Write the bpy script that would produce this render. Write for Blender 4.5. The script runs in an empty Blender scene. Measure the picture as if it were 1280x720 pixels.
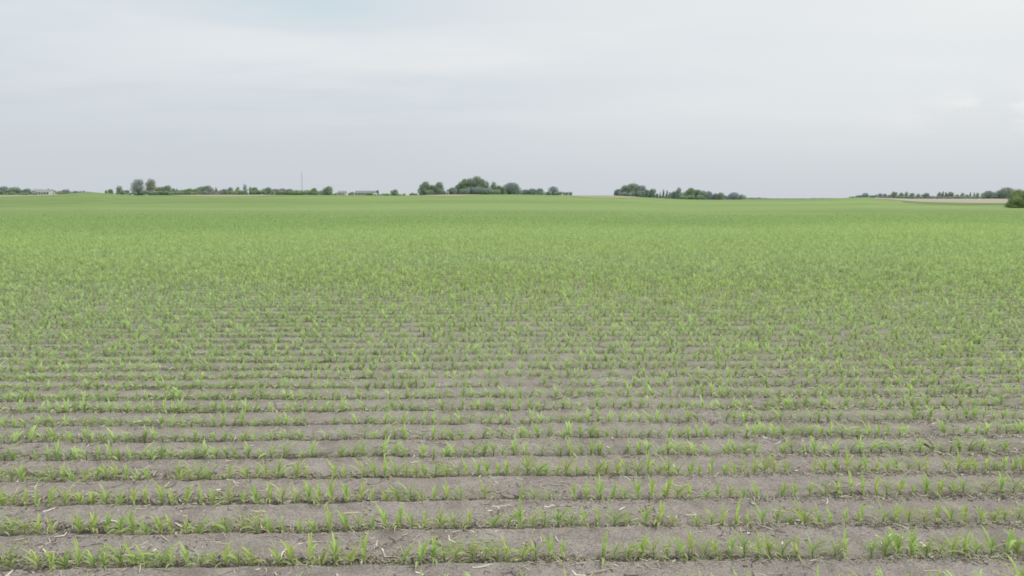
import bpy, math, random
import numpy as np
R = math.radians
rng = np.random.default_rng(11)
random.seed(5)

# ------------------------------------------------------------------ scene, camera
scn = bpy.context.scene
col = scn.collection
H = 3.88                       # the drone hovers under four metres up
F = 24.0 / 36.0 * 1280
PITCH = math.atan((360 - 248) / F)
cp, sp_ = math.cos(PITCH), math.sin(PITCH)
cam = bpy.data.cameras.new('camera')
cam.lens = 24; cam.sensor_width = 36; cam.clip_start = 0.05; cam.clip_end = 30000
cam_o = bpy.data.objects.new('camera', cam); col.objects.link(cam_o)
cam_o.location = (0, 0, H); cam_o.rotation_euler = (math.pi / 2 - PITCH, 0, 0)
scn.camera = cam_o
scn.view_settings.view_transform = 'Standard'; scn.view_settings.look = 'None'
scn.view_settings.exposure = 0; scn.view_settings.gamma = 1
scn.render.engine = 'CYCLES'
scn.cycles.max_bounces = 4; scn.cycles.diffuse_bounces = 2; scn.cycles.transmission_bounces = 2
scn.cycles.glossy_bounces = 1; scn.cycles.transparent_max_bounces = 2
scn.cycles.filter_width = 1.7

def ray(px, py):
    x = (px - 640) / F; y = (360 - py) / F
    return x, y * sp_ + cp, y * cp - sp_
def ground_at(px, py):
    x, y, z = ray(px, py); t = -H / z
    return x * t, y * t
def at(px, py, Y):
    x, y, z = ray(px, py); t = Y / y
    return x * t, Y, H + z * t

# ------------------------------------------------------------------ noise
def _hash(ix, iy, seed):
    h = (ix.astype(np.int64) * 374761393 + iy.astype(np.int64) * 668265263 + seed * 1442695041) & 0xffffffff
    h = ((h ^ (h >> 13)) * 1274126177) & 0xffffffff
    h = (h ^ (h >> 16)) & 0xffffffff
    return h.astype(np.float64) / 4294967295.0
def vnoise(x, y, seed=0):
    x = np.asarray(x, float); y = np.asarray(y, float)
    ix = np.floor(x); iy = np.floor(y); fx = x - ix; fy = y - iy
    fx = fx * fx * (3 - 2 * fx); fy = fy * fy * (3 - 2 * fy)
    a = _hash(ix, iy, seed); b = _hash(ix + 1, iy, seed); c = _hash(ix, iy + 1, seed); d = _hash(ix + 1, iy + 1, seed)
    return (a * (1 - fx) + b * fx) * (1 - fy) + (c * (1 - fx) + d * fx) * fy
def fbm(x, y, seed=0, o=3):
    s = 0; a = .5; n = 0
    for k in range(o):
        s = s + a * vnoise(x * 2 ** k, y * 2 ** k, seed + k * 17); n += a; a *= .5
    return s / n
def sstep(a, b, x):
    t = np.clip((np.asarray(x, float) - a) / (b - a), 0, 1); return t * t * (3 - 2 * t)

# ------------------------------------------------------------------ terrain
CX = [-600, 0, 60, 90, 112, 128, 150, 180, 250, 330, 430, 500, 560, 640, 715, 765, 800, 850, 880, 930, 1000, 1030, 1056, 1075, 1092, 1130, 1255, 1280, 1900]
CY = [243, 243.6, 244, 242.6, 240.9, 240.4, 242.6, 244.3, 243.6, 243.6, 244, 244.5, 243.3, 243, 244.4, 244.5, 246.5, 249, 249.6, 249.4, 248.9, 248.5, 247.2, 246.4, 247.6, 248.5, 248.6, 248.6, 248]
YC = 450.0
def terrain(X, Y):
    X = np.asarray(X, float); Y = np.asarray(Y, float)
    Yp = np.maximum(Y, 1.0)
    px = 640 + F * cp * np.clip(X / Yp, -3, 3)
    zc = H + (248 - np.interp(px, CX, CY)) / F * YC
    ec = (zc - H) / YC
    s = sstep(70, YC + 60, Yp) / sstep(70, YC + 60, YC)
    near = zc * s
    far = H + ec * Yp - 0.004 * (Yp - YC)
    z = np.where(Yp < YC, near, far)
    w = sstep(1300, 2800, Yp)
    z = z * (1 - w) + 0.5 * w
    # faint swells in the field
    z = z + sstep(25, 90, Yp) * (1 - sstep(250, 420, Yp)) * 0.5 * (fbm(X / 60, Y / 45, 91, 2) - .5)
    return z

ROW_A = R(1.6)                                  # the rows run almost square across the view
RC, RS = math.cos(ROW_A), math.sin(ROW_A)
ROW_D = 0.762; ROW_T0 = 6.97 * RC
def row_q(X, Y):                                # signed distance from the nearest row (positive = farther)
    t = -X * RS + Y * RC - ROW_T0
    return t - np.round(t / ROW_D) * ROW_D
def furrow_shape(X, Y):
    """planter furrow: steep near lip, gentle far side; returns depth profile and painted-shade mask"""
    q = row_q(X, Y)
    wob = .030 * (vnoise(X * 1.7, Y * 0.9, 5) - .5) + .034 * (vnoise(X * 6, Y * 3, 6) - .5)
    q = q + wob
    deep = .75 + .6 * (vnoise(X * .9, Y * .5 + np.round(Y / ROW_D) * 7.3, 8) - .25)
    near = sstep(-.115, -.055, q); far = 1 - sstep(.02, .27, q)
    d = -.058 * deep * near * far
    d = d + .022 * np.exp(-((q + .15) / .045) ** 2)
    lump = vnoise(X * 9, Y * 14, 12)
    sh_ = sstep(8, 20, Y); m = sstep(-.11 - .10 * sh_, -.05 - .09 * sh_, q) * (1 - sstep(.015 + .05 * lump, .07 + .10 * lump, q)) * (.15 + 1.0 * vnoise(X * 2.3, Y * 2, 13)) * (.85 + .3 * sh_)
    return d, m
def ground_z(X, Y):
    z = terrain(X, Y)
    d, m = furrow_shape(X, Y)
    f = 1 - sstep(22, 34, Y)
    rough = .034 * (fbm(X * 6, Y * 6, 21, 4) - .5) + .05 * (fbm(X * .8, Y * .8, 31, 2) - .5)
    return z + (d + rough) * f

# ------------------------------------------------------------------ mesh helpers
def np_mesh(name, V, Q, mats=None, col_attr=None, attrs=None, smooth=False, nv=4, mat_index=None):
    V = np.ascontiguousarray(V, np.float32); Q = np.ascontiguousarray(Q, np.int32)
    me = bpy.data.meshes.new(name)
    me.vertices.add(len(V)); me.vertices.foreach_set('co', V.ravel())
    me.loops.add(Q.size); me.loops.foreach_set('vertex_index', Q.ravel())
    me.polygons.add(len(Q)); me.polygons.foreach_set('loop_start', np.arange(len(Q), dtype=np.int32) * nv)
    if smooth: me.polygons.foreach_set('use_smooth', np.ones(len(Q), bool))
    if col_attr is not None:
        a = me.attributes.new('tint', 'FLOAT_COLOR', 'POINT')
        c = np.ones((len(V), 4), np.float32); c[:, :3] = col_attr
        a.data.foreach_set('color', c.ravel())
    for k, v in (attrs or {}).items():
        a = me.attributes.new(k, 'FLOAT', 'POINT'); a.data.foreach_set('value', np.ascontiguousarray(v, np.float32))
    for m in (mats or []): me.materials.append(m)
    me.update(calc_edges=True)
    return me
def link(name, me, parent=None, label=None, cat=None, group=None, kind=None):
    o = bpy.data.objects.new(name, me); col.objects.link(o)
    if parent: o.parent = parent
    return tag(o, label, cat, group, kind)
def tag(o, label=None, cat=None, group=None, kind=None):
    if label: o['label'] = label
    if cat: o['category'] = cat
    if group: o['group'] = group
    if kind: o['kind'] = kind
    return o
def thing(name, loc, label, cat, group=None, rz=0):
    o = bpy.data.objects.new(name, None); col.objects.link(o)
    o.location = loc; o.rotation_euler = (0, 0, rz); o.empty_display_size = .2
    return tag(o, label, cat, group)
class MB:
    def __init__(s): s.v = []; s.f = []
    def box(s, x0, x1, y0, y1, z0, z1):
        b = len(s.v)
        s.v += [(x0, y0, z0), (x1, y0, z0), (x1, y1, z0), (x0, y1, z0), (x0, y0, z1), (x1, y0, z1), (x1, y1, z1), (x0, y1, z1)]
        s.f += [[b + i for i in q] for q in ((3, 2, 1, 0), (4, 5, 6, 7), (0, 1, 5, 4), (1, 2, 6, 5), (2, 3, 7, 6), (3, 0, 4, 7))]
    def tube(s, pts, rad, n=6):
        b = len(s.v); P = [np.array(p, float) for p in pts]
        for i, p in enumerate(P):
            d = P[min(i + 1, len(P) - 1)] - P[max(i - 1, 0)]; d = d / (np.linalg.norm(d) + 1e-9)
            u = np.cross(d, (0.31, .9, .2)); u = u / np.linalg.norm(u); w = np.cross(d, u)
            r = rad[i] if hasattr(rad, '__len__') else rad
            for k in range(n):
                a = 2 * math.pi * k / n
                s.v.append(tuple(p + r * (math.cos(a) * u + math.sin(a) * w)))
        for i in range(len(P) - 1):
            for k in range(n):
                k2 = (k + 1) % n
                s.f.append([b + i * n + k, b + i * n + k2, b + (i + 1) * n + k2, b + (i + 1) * n + k])
        s.f.append([b + k for k in range(n)][::-1]); s.f.append([b + (len(P) - 1) * n + k for k in range(n)])
    def poly(s, pts):
        b = len(s.v); s.v += [tuple(p) for p in pts]; s.f.append(list(range(b, b + len(pts))))
    def mesh(s, name, mat):
        me = bpy.data.meshes.new(name); me.from_pydata(s.v, [], s.f); me.materials.append(mat); me.update(); return me
    def build(s, name, mat, parent=None, **k): return link(name, s.mesh(name, mat), parent, **k)

# ------------------------------------------------------------------ materials
def new_mat(name):
    m = bpy.data.materials.new(name); m.use_nodes = True
    nt = m.node_tree; nt.nodes.clear()
    return m, nt, nt.nodes, nt.links
def N(nodes, t, **kw):
    n = nodes.new(t)
    for k, v in kw.items(): setattr(n, k, v)
    return n
def mixc(nodes, links, fac, a, b, mode='MIX'):
    n = nodes.new('ShaderNodeMix'); n.data_type = 'RGBA'; n.blend_type = mode; n.clamp_factor = True
    for sock, v in ((n.inputs['Factor'], fac), (n.inputs['A'], a), (n.inputs['B'], b)):
        if hasattr(v, 'is_output'): links.new(v, sock)
        elif isinstance(v, (int, float)): sock.default_value = v
        else: sock.default_value = (*v, 1)
    return n.outputs['Result']
def ramp(nodes, links, v, a, b, lo=0.0, hi=1.0):
    n = nodes.new('ShaderNodeMapRange'); n.interpolation_type = 'SMOOTHSTEP'
    n.inputs['From Min'].default_value = a; n.inputs['From Max'].default_value = b
    n.inputs['To Min'].default_value = lo; n.inputs['To Max'].default_value = hi
    links.new(v, n.inputs['Value']); return n.outputs['Result']
def noise(nodes, links, co, scale, detail=3, rough=.6):
    n = nodes.new('ShaderNodeTexNoise'); n.inputs['Scale'].default_value = scale
    n.inputs['Detail'].default_value = detail; n.inputs['Roughness'].default_value = rough
    links.new(co, n.inputs['Vector']); return n.outputs['Fac']
def mapped(nodes, links, co, sc, rot=(0, 0, 0)):
    n = nodes.new('ShaderNodeMapping'); n.inputs['Scale'].default_value = sc; n.inputs['Rotation'].default_value = rot
    links.new(co, n.inputs['Vector']); return n.outputs['Vector']
def bsdf(nodes, links, colr, rough=.9, spec=.15):
    b = nodes.new('ShaderNodeBsdfPrincipled'); o = nodes.new('ShaderNodeOutputMaterial')
    if hasattr(colr, 'is_output'): links.new(colr, b.inputs['Base Color'])
    else: b.inputs['Base Color'].default_value = (*colr, 1)
    b.inputs['Roughness'].default_value = rough; b.inputs['Specular IOR Level'].default_value = spec
    links.new(b.outputs[0], o.inputs[0]); return b, o

def soil_mat():
    m, nt, nd, ln = new_mat('soil_and_far_crop')
    geo = N(nd, 'ShaderNodeNewGeometry'); P = geo.outputs['Position']
    n1 = noise(nd, ln, P, 42, 4, .7); n2 = noise(nd, ln, P, 9, 3); n3 = noise(nd, ln, P, .55, 2); n4 = noise(nd, ln, P, 95, 2)
    c = mixc(nd, ln, ramp(nd, ln, n1, .36, .64), (.205, .177, .160), (.50, .445, .403))
    c = mixc(nd, ln, ramp(nd, ln, n2, .3, .7, 0, .5), c, (.41, .364, .328))
    n6 = noise(nd, ln, mapped(nd, ln, P, (16, 30, 16)), 1, 3, .65)
    c = mixc(nd, ln, ramp(nd, ln, n6, .58, .70, 0, .7), c, (.12, .10, .085))
    c = mixc(nd, ln, ramp(nd, ln, n6, .40, .30, 0, .55), c, (.44, .395, .34))
    n7 = noise(nd, ln, P, 2.6, 3, .6)
    c = mixc(nd, ln, ramp(nd, ln, n3, .35, .7, 0, .45), c, (.29, .252, .222))
    c = mixc(nd, ln, ramp(nd, ln, n7, .50, .68, 0, .5), c, (.225, .193, .17))
    c = mixc(nd, ln, ramp(nd, ln, n7, .46, .30, 0, .4), c, (.50, .45, .405))
    c = mixc(nd, ln, ramp(nd, ln, n4, .66, .76, 0, .6), c, (.50, .45, .37))      # chaff
    c = mixc(nd, ln, ramp(nd, ln, n4, .36, .28, 0, .75), c, (.115, .095, .08))   # pores and clods
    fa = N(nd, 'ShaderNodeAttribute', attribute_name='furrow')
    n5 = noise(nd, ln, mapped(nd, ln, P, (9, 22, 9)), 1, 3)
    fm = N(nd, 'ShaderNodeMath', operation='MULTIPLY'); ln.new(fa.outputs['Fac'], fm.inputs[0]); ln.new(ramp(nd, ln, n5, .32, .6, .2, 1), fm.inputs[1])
    c = mixc(nd, ln, fm.outputs[0], c, (.062, .055, .042))                        # shade under the furrow lip, painted into the soil colour
    # the crop far off, where single seedlings no longer show
    ga = N(nd, 'ShaderNodeAttribute', attribute_name='cover'); ta = N(nd, 'ShaderNodeAttribute', attribute_name='tone')
    g1 = noise(nd, ln, mapped(nd, ln, P, (.5, .22, 1)), 1, 4, .7); g2 = noise(nd, ln, mapped(nd, ln, P, (.012, .035, 1)), 1, 3)
    g = mixc(nd, ln, ta.outputs['Fac'], (.205, .29, .102), (.31, .415, .148))
    g = mixc(nd, ln, ramp(nd, ln, g1, .3, .7, 0, .45), g, (.19, .285, .10))
    g = mixc(nd, ln, ramp(nd, ln, g2, .45, .62, 0, .35), g, (.30, .39, .155))
    c = mixc(nd, ln, ga.outputs['Fac'], c, g)
    b, o = bsdf(nd, ln, c, .95, .08)
    bp = N(nd, 'ShaderNodeBump'); bp.inputs['Strength'].default_value = .9; bp.inputs['Distance'].default_value = .02
    ln.new(n1, bp.inputs['Height']); ln.new(bp.outputs[0], b.inputs['Normal'])
    return m

def leaf_mat(name, transl=.35, rough=.55, spec=.3):
    m, nt, nd, ln = new_mat(name)
    a = N(nd, 'ShaderNodeAttribute', attribute_name='tint'); oi = N(nd, 'ShaderNodeObjectInfo')
    geo = N(nd, 'ShaderNodeNewGeometry')
    n = noise(nd, ln, mapped(nd, ln, geo.outputs['Position'], (60, 60, 25)), 1, 2)
    hs = N(nd, 'ShaderNodeHueSaturation')
    ln.new(a.outputs['Color'], hs.inputs['Color'])
    ln.new(ramp(nd, ln, oi.outputs['Random'], 0, 1, .488, .512), hs.inputs['Hue'])
    ln.new(ramp(nd, ln, n, .25, .75, .82, 1.15), hs.inputs['Value'])
    b, o = bsdf(nd, ln, hs.outputs[0], rough, spec)
    if transl:
        t = N(nd, 'ShaderNodeBsdfTranslucent'); mx = N(nd, 'ShaderNodeMixShader'); mx.inputs[0].default_value = transl
        ln.new(hs.outputs[0], t.inputs['Color']); ln.new(b.outputs[0], mx.inputs[1]); ln.new(t.outputs[0], mx.inputs[2]); ln.new(mx.outputs[0], o.inputs[0])
    return m
def plain(name, c, rough=.8, var=.2, scale=3.0, spec=.2):
    m, nt, nd, ln = new_mat(name)
    tc = N(nd, 'ShaderNodeTexCoord')
    n = noise(nd, ln, tc.outputs['Object'], scale, 3)
    cc = mixc(nd, ln, ramp(nd, ln, n, .3, .7), tuple(x * (1 - var) for x in c), tuple(min(1, x * (1 + var)) for x in c))
    bsdf(nd, ln, cc, rough, spec); return m

M = dict(
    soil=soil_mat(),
    corn=leaf_mat('corn_leaf', .48, .55, .2), stalk=leaf_mat('corn_stalk', .1, .6, .2),
    straw=leaf_mat('straw', .12, .85, .1), foliage=leaf_mat('tree_foliage', .22, .7, .12),
    bark=plain('bark', (.13, .115, .10), .95), clod=plain('clod', (.26, .225, .195), .95, .35, 30),
    white=plain('white_paint', (.60, .62, .62), .6, .06), cream=plain('cream_siding', (.48, .49, .48), .7, .08),
    roof=plain('grey_shingle', (.36, .37, .385), .9, .15), roofd=plain('slate_roof', (.29, .30, .32), .9, .15),
    glass=plain('window_glass', (.08, .10, .12), .15, .1, spec=.5), steel=plain('galvanised_steel', (.55, .56, .59), .5, .1),
    door=plain('door_paint', (.30, .24, .2), .6, .1), post=plain('dark_post', (.06, .07, .07), .8))

# ------------------------------------------------------------------ world and sun
EL, AZ = R(58), R(72)            # hazy sun high ahead on the right
w = bpy.data.worlds.new('World'); scn.world = w; w.use_nodes = True
nt = w.node_tree; nd, ln = nt.nodes, nt.links; nd.clear()
out = N(nd, 'ShaderNodeOutputWorld')
sky = N(nd, 'ShaderNodeTexSky', sky_type='NISHITA'); sky.sun_disc = False
sky.sun_elevation = EL; sky.sun_rotation = AZ; sky.air_density = 1.2; sky.dust_density = 3.5
bg1 = N(nd, 'ShaderNodeBackground'); bg1.inputs[1].default_value = .09; ln.new(sky.outputs[0], bg1.inputs[0])
tc = N(nd, 'ShaderNodeTexCoord'); D = tc.outputs['Generated']
sx = N(nd, 'ShaderNodeSeparateXYZ'); ln.new(D, sx.inputs[0])
def mth(op, a, b=None, c=None):
    n = N(nd, 'ShaderNodeMath', operation=op)
    for i, v in enumerate((a, b, c)):
        if v is None: continue
        if hasattr(v, 'is_output'): ln.new(v, n.inputs[i])
        else: n.inputs[i].default_value = v
    return n.outputs[0]
zz = mth('ADD', mth('MAXIMUM', sx.outputs['Z'], 0.0), .10)
cx = N(nd, 'ShaderNodeCombineXYZ')
ln.new(mth('DIVIDE', sx.outputs['X'], zz), cx.inputs[0]); ln.new(mth('DIVIDE', sx.outputs['Y'], zz), cx.inputs[1])
PL = cx.outputs[0]                                   # cloud-deck coordinates
na = noise(nd, ln, mapped(nd, ln, PL, (.42, .85, 1), (0, 0, R(12))), 1.0, 5, .55)
nb = noise(nd, ln, mapped(nd, ln, PL, (.22, .5, 1), (0, 0, R(-8))), 1.0, 3, .5)
ncu = noise(nd, ln, mapped(nd, ln, D, (14, 14, 34)), 1.0, 5, .6)
right = ramp(nd, ln, sx.outputs['X'], -.45, .55)
high = ramp(nd, ln, sx.outputs['Z'], .02, .27)
base = mixc(nd, ln, high, (.63, .675, .725), (.70, .76, .805))
base = mixc(nd, ln, mth('MULTIPLY', right, ramp(nd, ln, sx.outputs['Z'], -.02, .2)), base, (.86, .875, .875))
streak = mth('MULTIPLY', ramp(nd, ln, na, .42, .62), mth('MULTIPLY', high, .68))
base = mixc(nd, ln, streak, base, (.86, .88, .89))
base = mixc(nd, ln, mth('MULTIPLY', ramp(nd, ln, nb, .58, .38), mth('MULTIPLY', high, .35)), base, (.60, .70, .77))
# a small heap of cumulus low on the right
def blob(dx, dz, sxx, szz):
    a = mth('POWER', mth('DIVIDE', mth('SUBTRACT', sx.outputs['X'], dx), sxx), 2.0)
    b = mth('POWER', mth('DIVIDE', mth('SUBTRACT', sx.outputs['Z'], dz), szz), 2.0)
    return mth('POWER', 2.718, mth('MULTIPLY', mth('ADD', a, b), -1.0))
cu = mth('MULTIPLY', blob(.568, .104, .07, .022), ramp(nd, ln, ncu, .38, .62))
base = mixc(nd, ln, mth('MULTIPLY', cu, .8), base, (.93, .93, .915))
st2 = mth('MULTIPLY', blob(-.17, .19, .22, .025), ramp(nd, ln, na, .35, .6))
base = mixc(nd, ln, mth('MULTIPLY', st2, .6), base, (.87, .885, .90))
bl = mth('MULTIPLY', blob(-.26, .26, .12, .035), .7)
base = mixc(nd, ln, bl, base, (.60, .725, .80))
bg2 = N(nd, 'ShaderNodeBackground'); bg2.inputs[1].default_value = 1.0; ln.new(base, bg2.inputs[0])
mx = N(nd, 'ShaderNodeMixShader'); mx.inputs[0].default_value = .93
ln.new(bg1.outputs[0], mx.inputs[1]); ln.new(bg2.outputs[0], mx.inputs[2]); ln.new(mx.outputs[0], out.inputs[0])
sun = bpy.data.lights.new('sun', 'SUN'); sun.energy = 1.6; sun.angle = R(12); sun.color = (1, .965, .91)
so = bpy.data.objects.new('sun', sun); col.objects.link(so)
so.rotation_euler = (R(90) - EL, 0, -AZ + math.pi)   # shines from ahead-right toward the viewer
so.location = (30, 30, 60)

# ------------------------------------------------------------------ ground sheet
ys = list(np.arange(-40, 2, 3.0)) + list(np.arange(2, 4.6, .1))
y = 4.6
while y < 12: ys.append(y); y += .019
while y < 34: ys.append(y); y += .019 * (y / 12) ** 1.35
while y < 480: ys.append(y); y += max(.08, .013 * y)
while y < 14000: ys.append(y); y *= 1.05
ys = np.array(ys)
u = np.concatenate([-np.geomspace(4, .98, 14), np.linspace(-.95, .95, 560), np.geomspace(.98, 4, 14)])
YY, UU = np.meshgrid(ys, u, indexing='ij'); XX = UU * (np.maximum(YY, 0) + 3)
ZZ = ground_z(XX, YY)
V = np.stack([XX, YY, ZZ], -1).reshape(-1, 3)
nr, nc = XX.shape
i = np.arange((nr - 1))[:, None] * nc + np.arange(nc - 1)[None]
Q = np.stack([i, i + 1, i + nc + 1, i + nc], -1).reshape(-1, 4)
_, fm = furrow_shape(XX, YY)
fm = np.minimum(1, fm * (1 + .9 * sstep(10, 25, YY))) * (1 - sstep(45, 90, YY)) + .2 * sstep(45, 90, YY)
dist = np.hypot(XX, YY)
cover = .24 * sstep(9, 26, dist) + .76 * sstep(18, 85, dist + 14 * (fbm(XX / 9, YY / 9, 44, 2) - .5))
def far_roll(X, Y):
    """the far slope of the field, where the stand is denser and deeper green"""
    uu = X / (np.abs(Y) + 1)
    return sstep(72, 100, Y + 34 * (fbm(X / 55 + 2, Y / 200, 33, 2) - .5) - 10 * sstep(.05, .7, uu) + 16 * (1 - sstep(-.6, -.1, uu)))
tone = .80 + .5 * (fbm(XX / 40 + 3, YY / 22, 51, 3) - .5) - .62 * far_roll(XX, YY)
tone = tone + sstep(110, 220, YY) * 1.7 * (fbm(XX / 220 + 5, YY / 42, 52, 2) - .42)
tone = np.clip(tone, 0, 1)
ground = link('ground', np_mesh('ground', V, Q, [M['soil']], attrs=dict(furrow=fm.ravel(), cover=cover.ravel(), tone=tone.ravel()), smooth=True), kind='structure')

def terrain_sheet(name, px0, px1, yfun, mat, lift, nx=60, ny=30, kind='structure'):
    """sheet following the terrain between two distances that vary with bearing"""
    vs = []
    for a in np.linspace(px0, px1, nx):
        y0, y1 = yfun(a)
        for b in np.linspace(y0, y1, ny):
            uu = (a - 640) / F / cp
            vs.append((uu * b, b))
    A = np.array(vs); z = terrain(A[:, 0], A[:, 1]) + lift
    V = np.column_stack([A, z])
    i = np.arange(nx - 1)[:, None] * ny + np.arange(ny - 1)[None]
    Q = np.stack([i, i + ny, i + ny + 1, i + 1], -1).reshape(-1, 4)
    return link(name, np_mesh(name, V, Q, [mat], smooth=True), kind=kind)
def dist_for(px, py):
    """distance on the terrain seen at this height in the view"""
    Y = np.linspace(60, YC, 1500); uu = (px - 640) / F / cp
    e = (terrain(uu * Y, Y) - H) / Y
    yy = 248 - e * F
    k = np.argmax(yy < py) if (yy < py).any() else len(Y) - 1
    return float(Y[k])
def field_mat(name, a, b):
    m, nt, nd, ln = new_mat(name)
    geo = N(nd, 'ShaderNodeNewGeometry'); P = geo.outputs['Position']
    n = noise(nd, ln, mapped(nd, ln, P, (.03, .09, 1)), 1, 4)
    n2 = noise(nd, ln, mapped(nd, ln, P, (.6, .6, 1)), 1, 2)
    c = mixc(nd, ln, ramp(nd, ln, n, .35, .65), a, b); c = mixc(nd, ln, ramp(nd, ln, n2, .4, .7, 0, .3), c, a)
    bsdf(nd, ln, c, .95, .05); return m
M['tan'] = field_mat('bare_tan_field', (.42, .39, .285), (.475, .44, .335))
M['stub'] = field_mat('pale_grass_strip', (.32, .345, .20), (.42, .395, .265))
M['verge'] = field_mat('dark_grass_verge', (.185, .245, .115), (.215, .28, .13))
def tan_near(a): return float(np.interp(a, [1085, 1110, 1140, 1200, 1300], [248.7, 249.9, 252.3, 253.9, 254.6]))
terrain_sheet('bare_field', 1086, 1420, lambda a: (dist_for(a, tan_near(a)), YC + 60), M['tan'], .10, 90, 40)
terrain_sheet('grass_verge', 1120, 1420, lambda a: (dist_for(a, tan_near(a) + 2.3 + .4 * math.sin(a / 30)), dist_for(a, tan_near(a)) - .5), M['verge'], .06, 90, 12)
terrain_sheet('stubble_strip', 222, 352, lambda a: (dist_for(a, 243.9 + 2.4 * math.sin(math.pi * (a - 221) / 132) ** .6), YC + 20), M['stub'], .09, 60, 24)
terrain_sheet('stubble_strip', 525, 600, lambda a: (dist_for(a, 243.6 + 2.2 * math.sin(math.pi * (a - 524) / 77) ** .7), YC + 20), M['stub'], .09, 40, 24)
terrain_sheet('stubble_strip', -160, 82, lambda a: (dist_for(a, 243.9 + 2.6 * math.sin(math.pi * min(1, max(.02, (84 - a) / 160))) ** .7), YC + 20), M['stub'], .09, 60, 24)
terrain_sheet('stubble_strip', 712, 800, lambda a: (dist_for(a, 244.7 + .02 * (a - 712) + 2.4 * math.sin(math.pi * (a - 711) / 90) ** .7), YC + 20), M['stub'], .09, 40, 24)

# ------------------------------------------------------------------ corn seedlings
def leaf_strip(length, width, e0, bend, nseg, across, r):
    """one corn leaf from the origin along +x: rises at e0, arches over by bend"""
    s = np.linspace(0, 1, nseg + 1); ang = e0 - bend * s ** 1.6
    dx = np.cos(ang) * length / nseg; dz = np.sin(ang) * length / nseg
    x = np.concatenate([[0], np.cumsum(dx[:-1])]); z = np.concatenate([[0], np.cumsum(dz[:-1])])
    wd = width * (np.clip(np.minimum(.45 + 2.2 * s, 1.0) * (1 - s ** 2.4), .03, 1) if nseg > 1 else np.array([.8, .45]))
    tw = r.uniform(-.5, .5) * s; sway = r.uniform(-.15, .15) * length * s ** 2
    rows = []
    for k in range(nseg + 1):
        offs = (-.5, .5) if across == 2 else (-.5, 0, .5)
        for o in offs:
            lift = abs(o) * wd[k] * .55
            rows.append((x[k] - math.sin(ang[k]) * lift, o * wd[k] * math.cos(tw[k]) + sway[k], z[k] + math.cos(ang[k]) * lift + o * wd[k] * math.sin(tw[k])))
    n = across; Q = []
    for k in range(nseg):
        for j in range(n - 1): Q.append((k * n + j, k * n + j + 1, (k + 1) * n + j + 1, (k + 1) * n + j))
    return np.array(rows), np.array(Q)
def corn_plant(r, lod):
    """returns foliage (V,Q,C) and stalk (V,Q,C); about a quarter metre tall"""
    nleaf = {0: int(r.integers(7, 10)), 1: 10, 2: 9, 3: 5}[lod]; nseg = {0: 6, 1: 4, 2: 2, 3: 1}[lod]; across = 3 if lod == 0 else 2
    Vs, Qs, Cs, b = [], [], [], 0
    plane = 0.0; hs = r.uniform(.075, .11)
    for k in range(nleaf):
        t = k / (nleaf - 1)
        zb = hs * (.12 + .88 * t)
        L = (.115 + .14 * math.sin(math.pi * min(1, .22 + t * .62))) * r.uniform(.82, 1.15)
        if k == nleaf - 1: L *= .8
        Wd = (.020 + .020 * math.sin(math.pi * min(1, .2 + t * .65))) * r.uniform(.85, 1.15)
        e0 = R((30 if lod == 0 else 20) + 47 * t + r.uniform(-12, 12)); bend = R((95 - 62 * t) * r.uniform(.6, 1.25))
        v, q = leaf_strip(L * (1.1 if lod == 3 else 1), Wd * {0: 1, 1: 1.0, 2: 1.2, 3: 2.0}[lod], e0, bend * (.45 if lod == 3 else 1), nseg, across, r)
        a = plane + (math.pi if k % 2 else 0) + r.uniform(-.4, .4)
        c, s = math.cos(a), math.sin(a)
        v = np.column_stack([v[:, 0] * c - v[:, 1] * s, v[:, 0] * s + v[:, 1] * c, v[:, 2] + zb])
        Vs.append(v); Qs.append(q + b); b += len(v)
        g = np.array({0: [.50, .645, .215], 1: [.59, .73, .265], 2: [.61, .74, .30], 3: [.56, .69, .275]}[lod]); old = np.array([.54, .57, .31])
        cc = old * (1 - sstep(0, .5, t)) + g * sstep(0, .5, t)
        cc = cc * r.uniform(.85, 1.15)
        along = np.repeat(np.linspace(0, 1, nseg + 1), across)[:, None]
        rib = np.tile(np.array([0, 1, 0]) if across == 3 else np.array([0, 0]), nseg + 1)[:, None]
        Cs.append(cc[None] * (1.0 + .10 * along) * (.95 + .16 * rib) + np.array([.05, .03, .0])[None] * along ** 3)
    ns = 5; sv = []; zt = [0, hs * .5, hs]; rad = [.0085, .0075, .006]
    for z_, rr in zip(zt, rad):
        for k in range(ns): sv.append((rr * math.cos(6.2832 * k / ns), rr * math.sin(6.2832 * k / ns), z_ - .012))
    sq = [(i * ns + k, i * ns + (k + 1) % ns, (i + 1) * ns + (k + 1) % ns, (i + 1) * ns + k) for i in range(2) for k in range(ns)]
    sv = np.array(sv)
    sc = np.tile(np.array([[.30, .33, .17]]), (len(sv), 1)); sc[2 * ns:] = (.23, .37, .11)
    return (np.vstack(Vs), np.vstack(Qs), np.vstack(Cs)), (sv, np.array(sq), sc)

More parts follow.
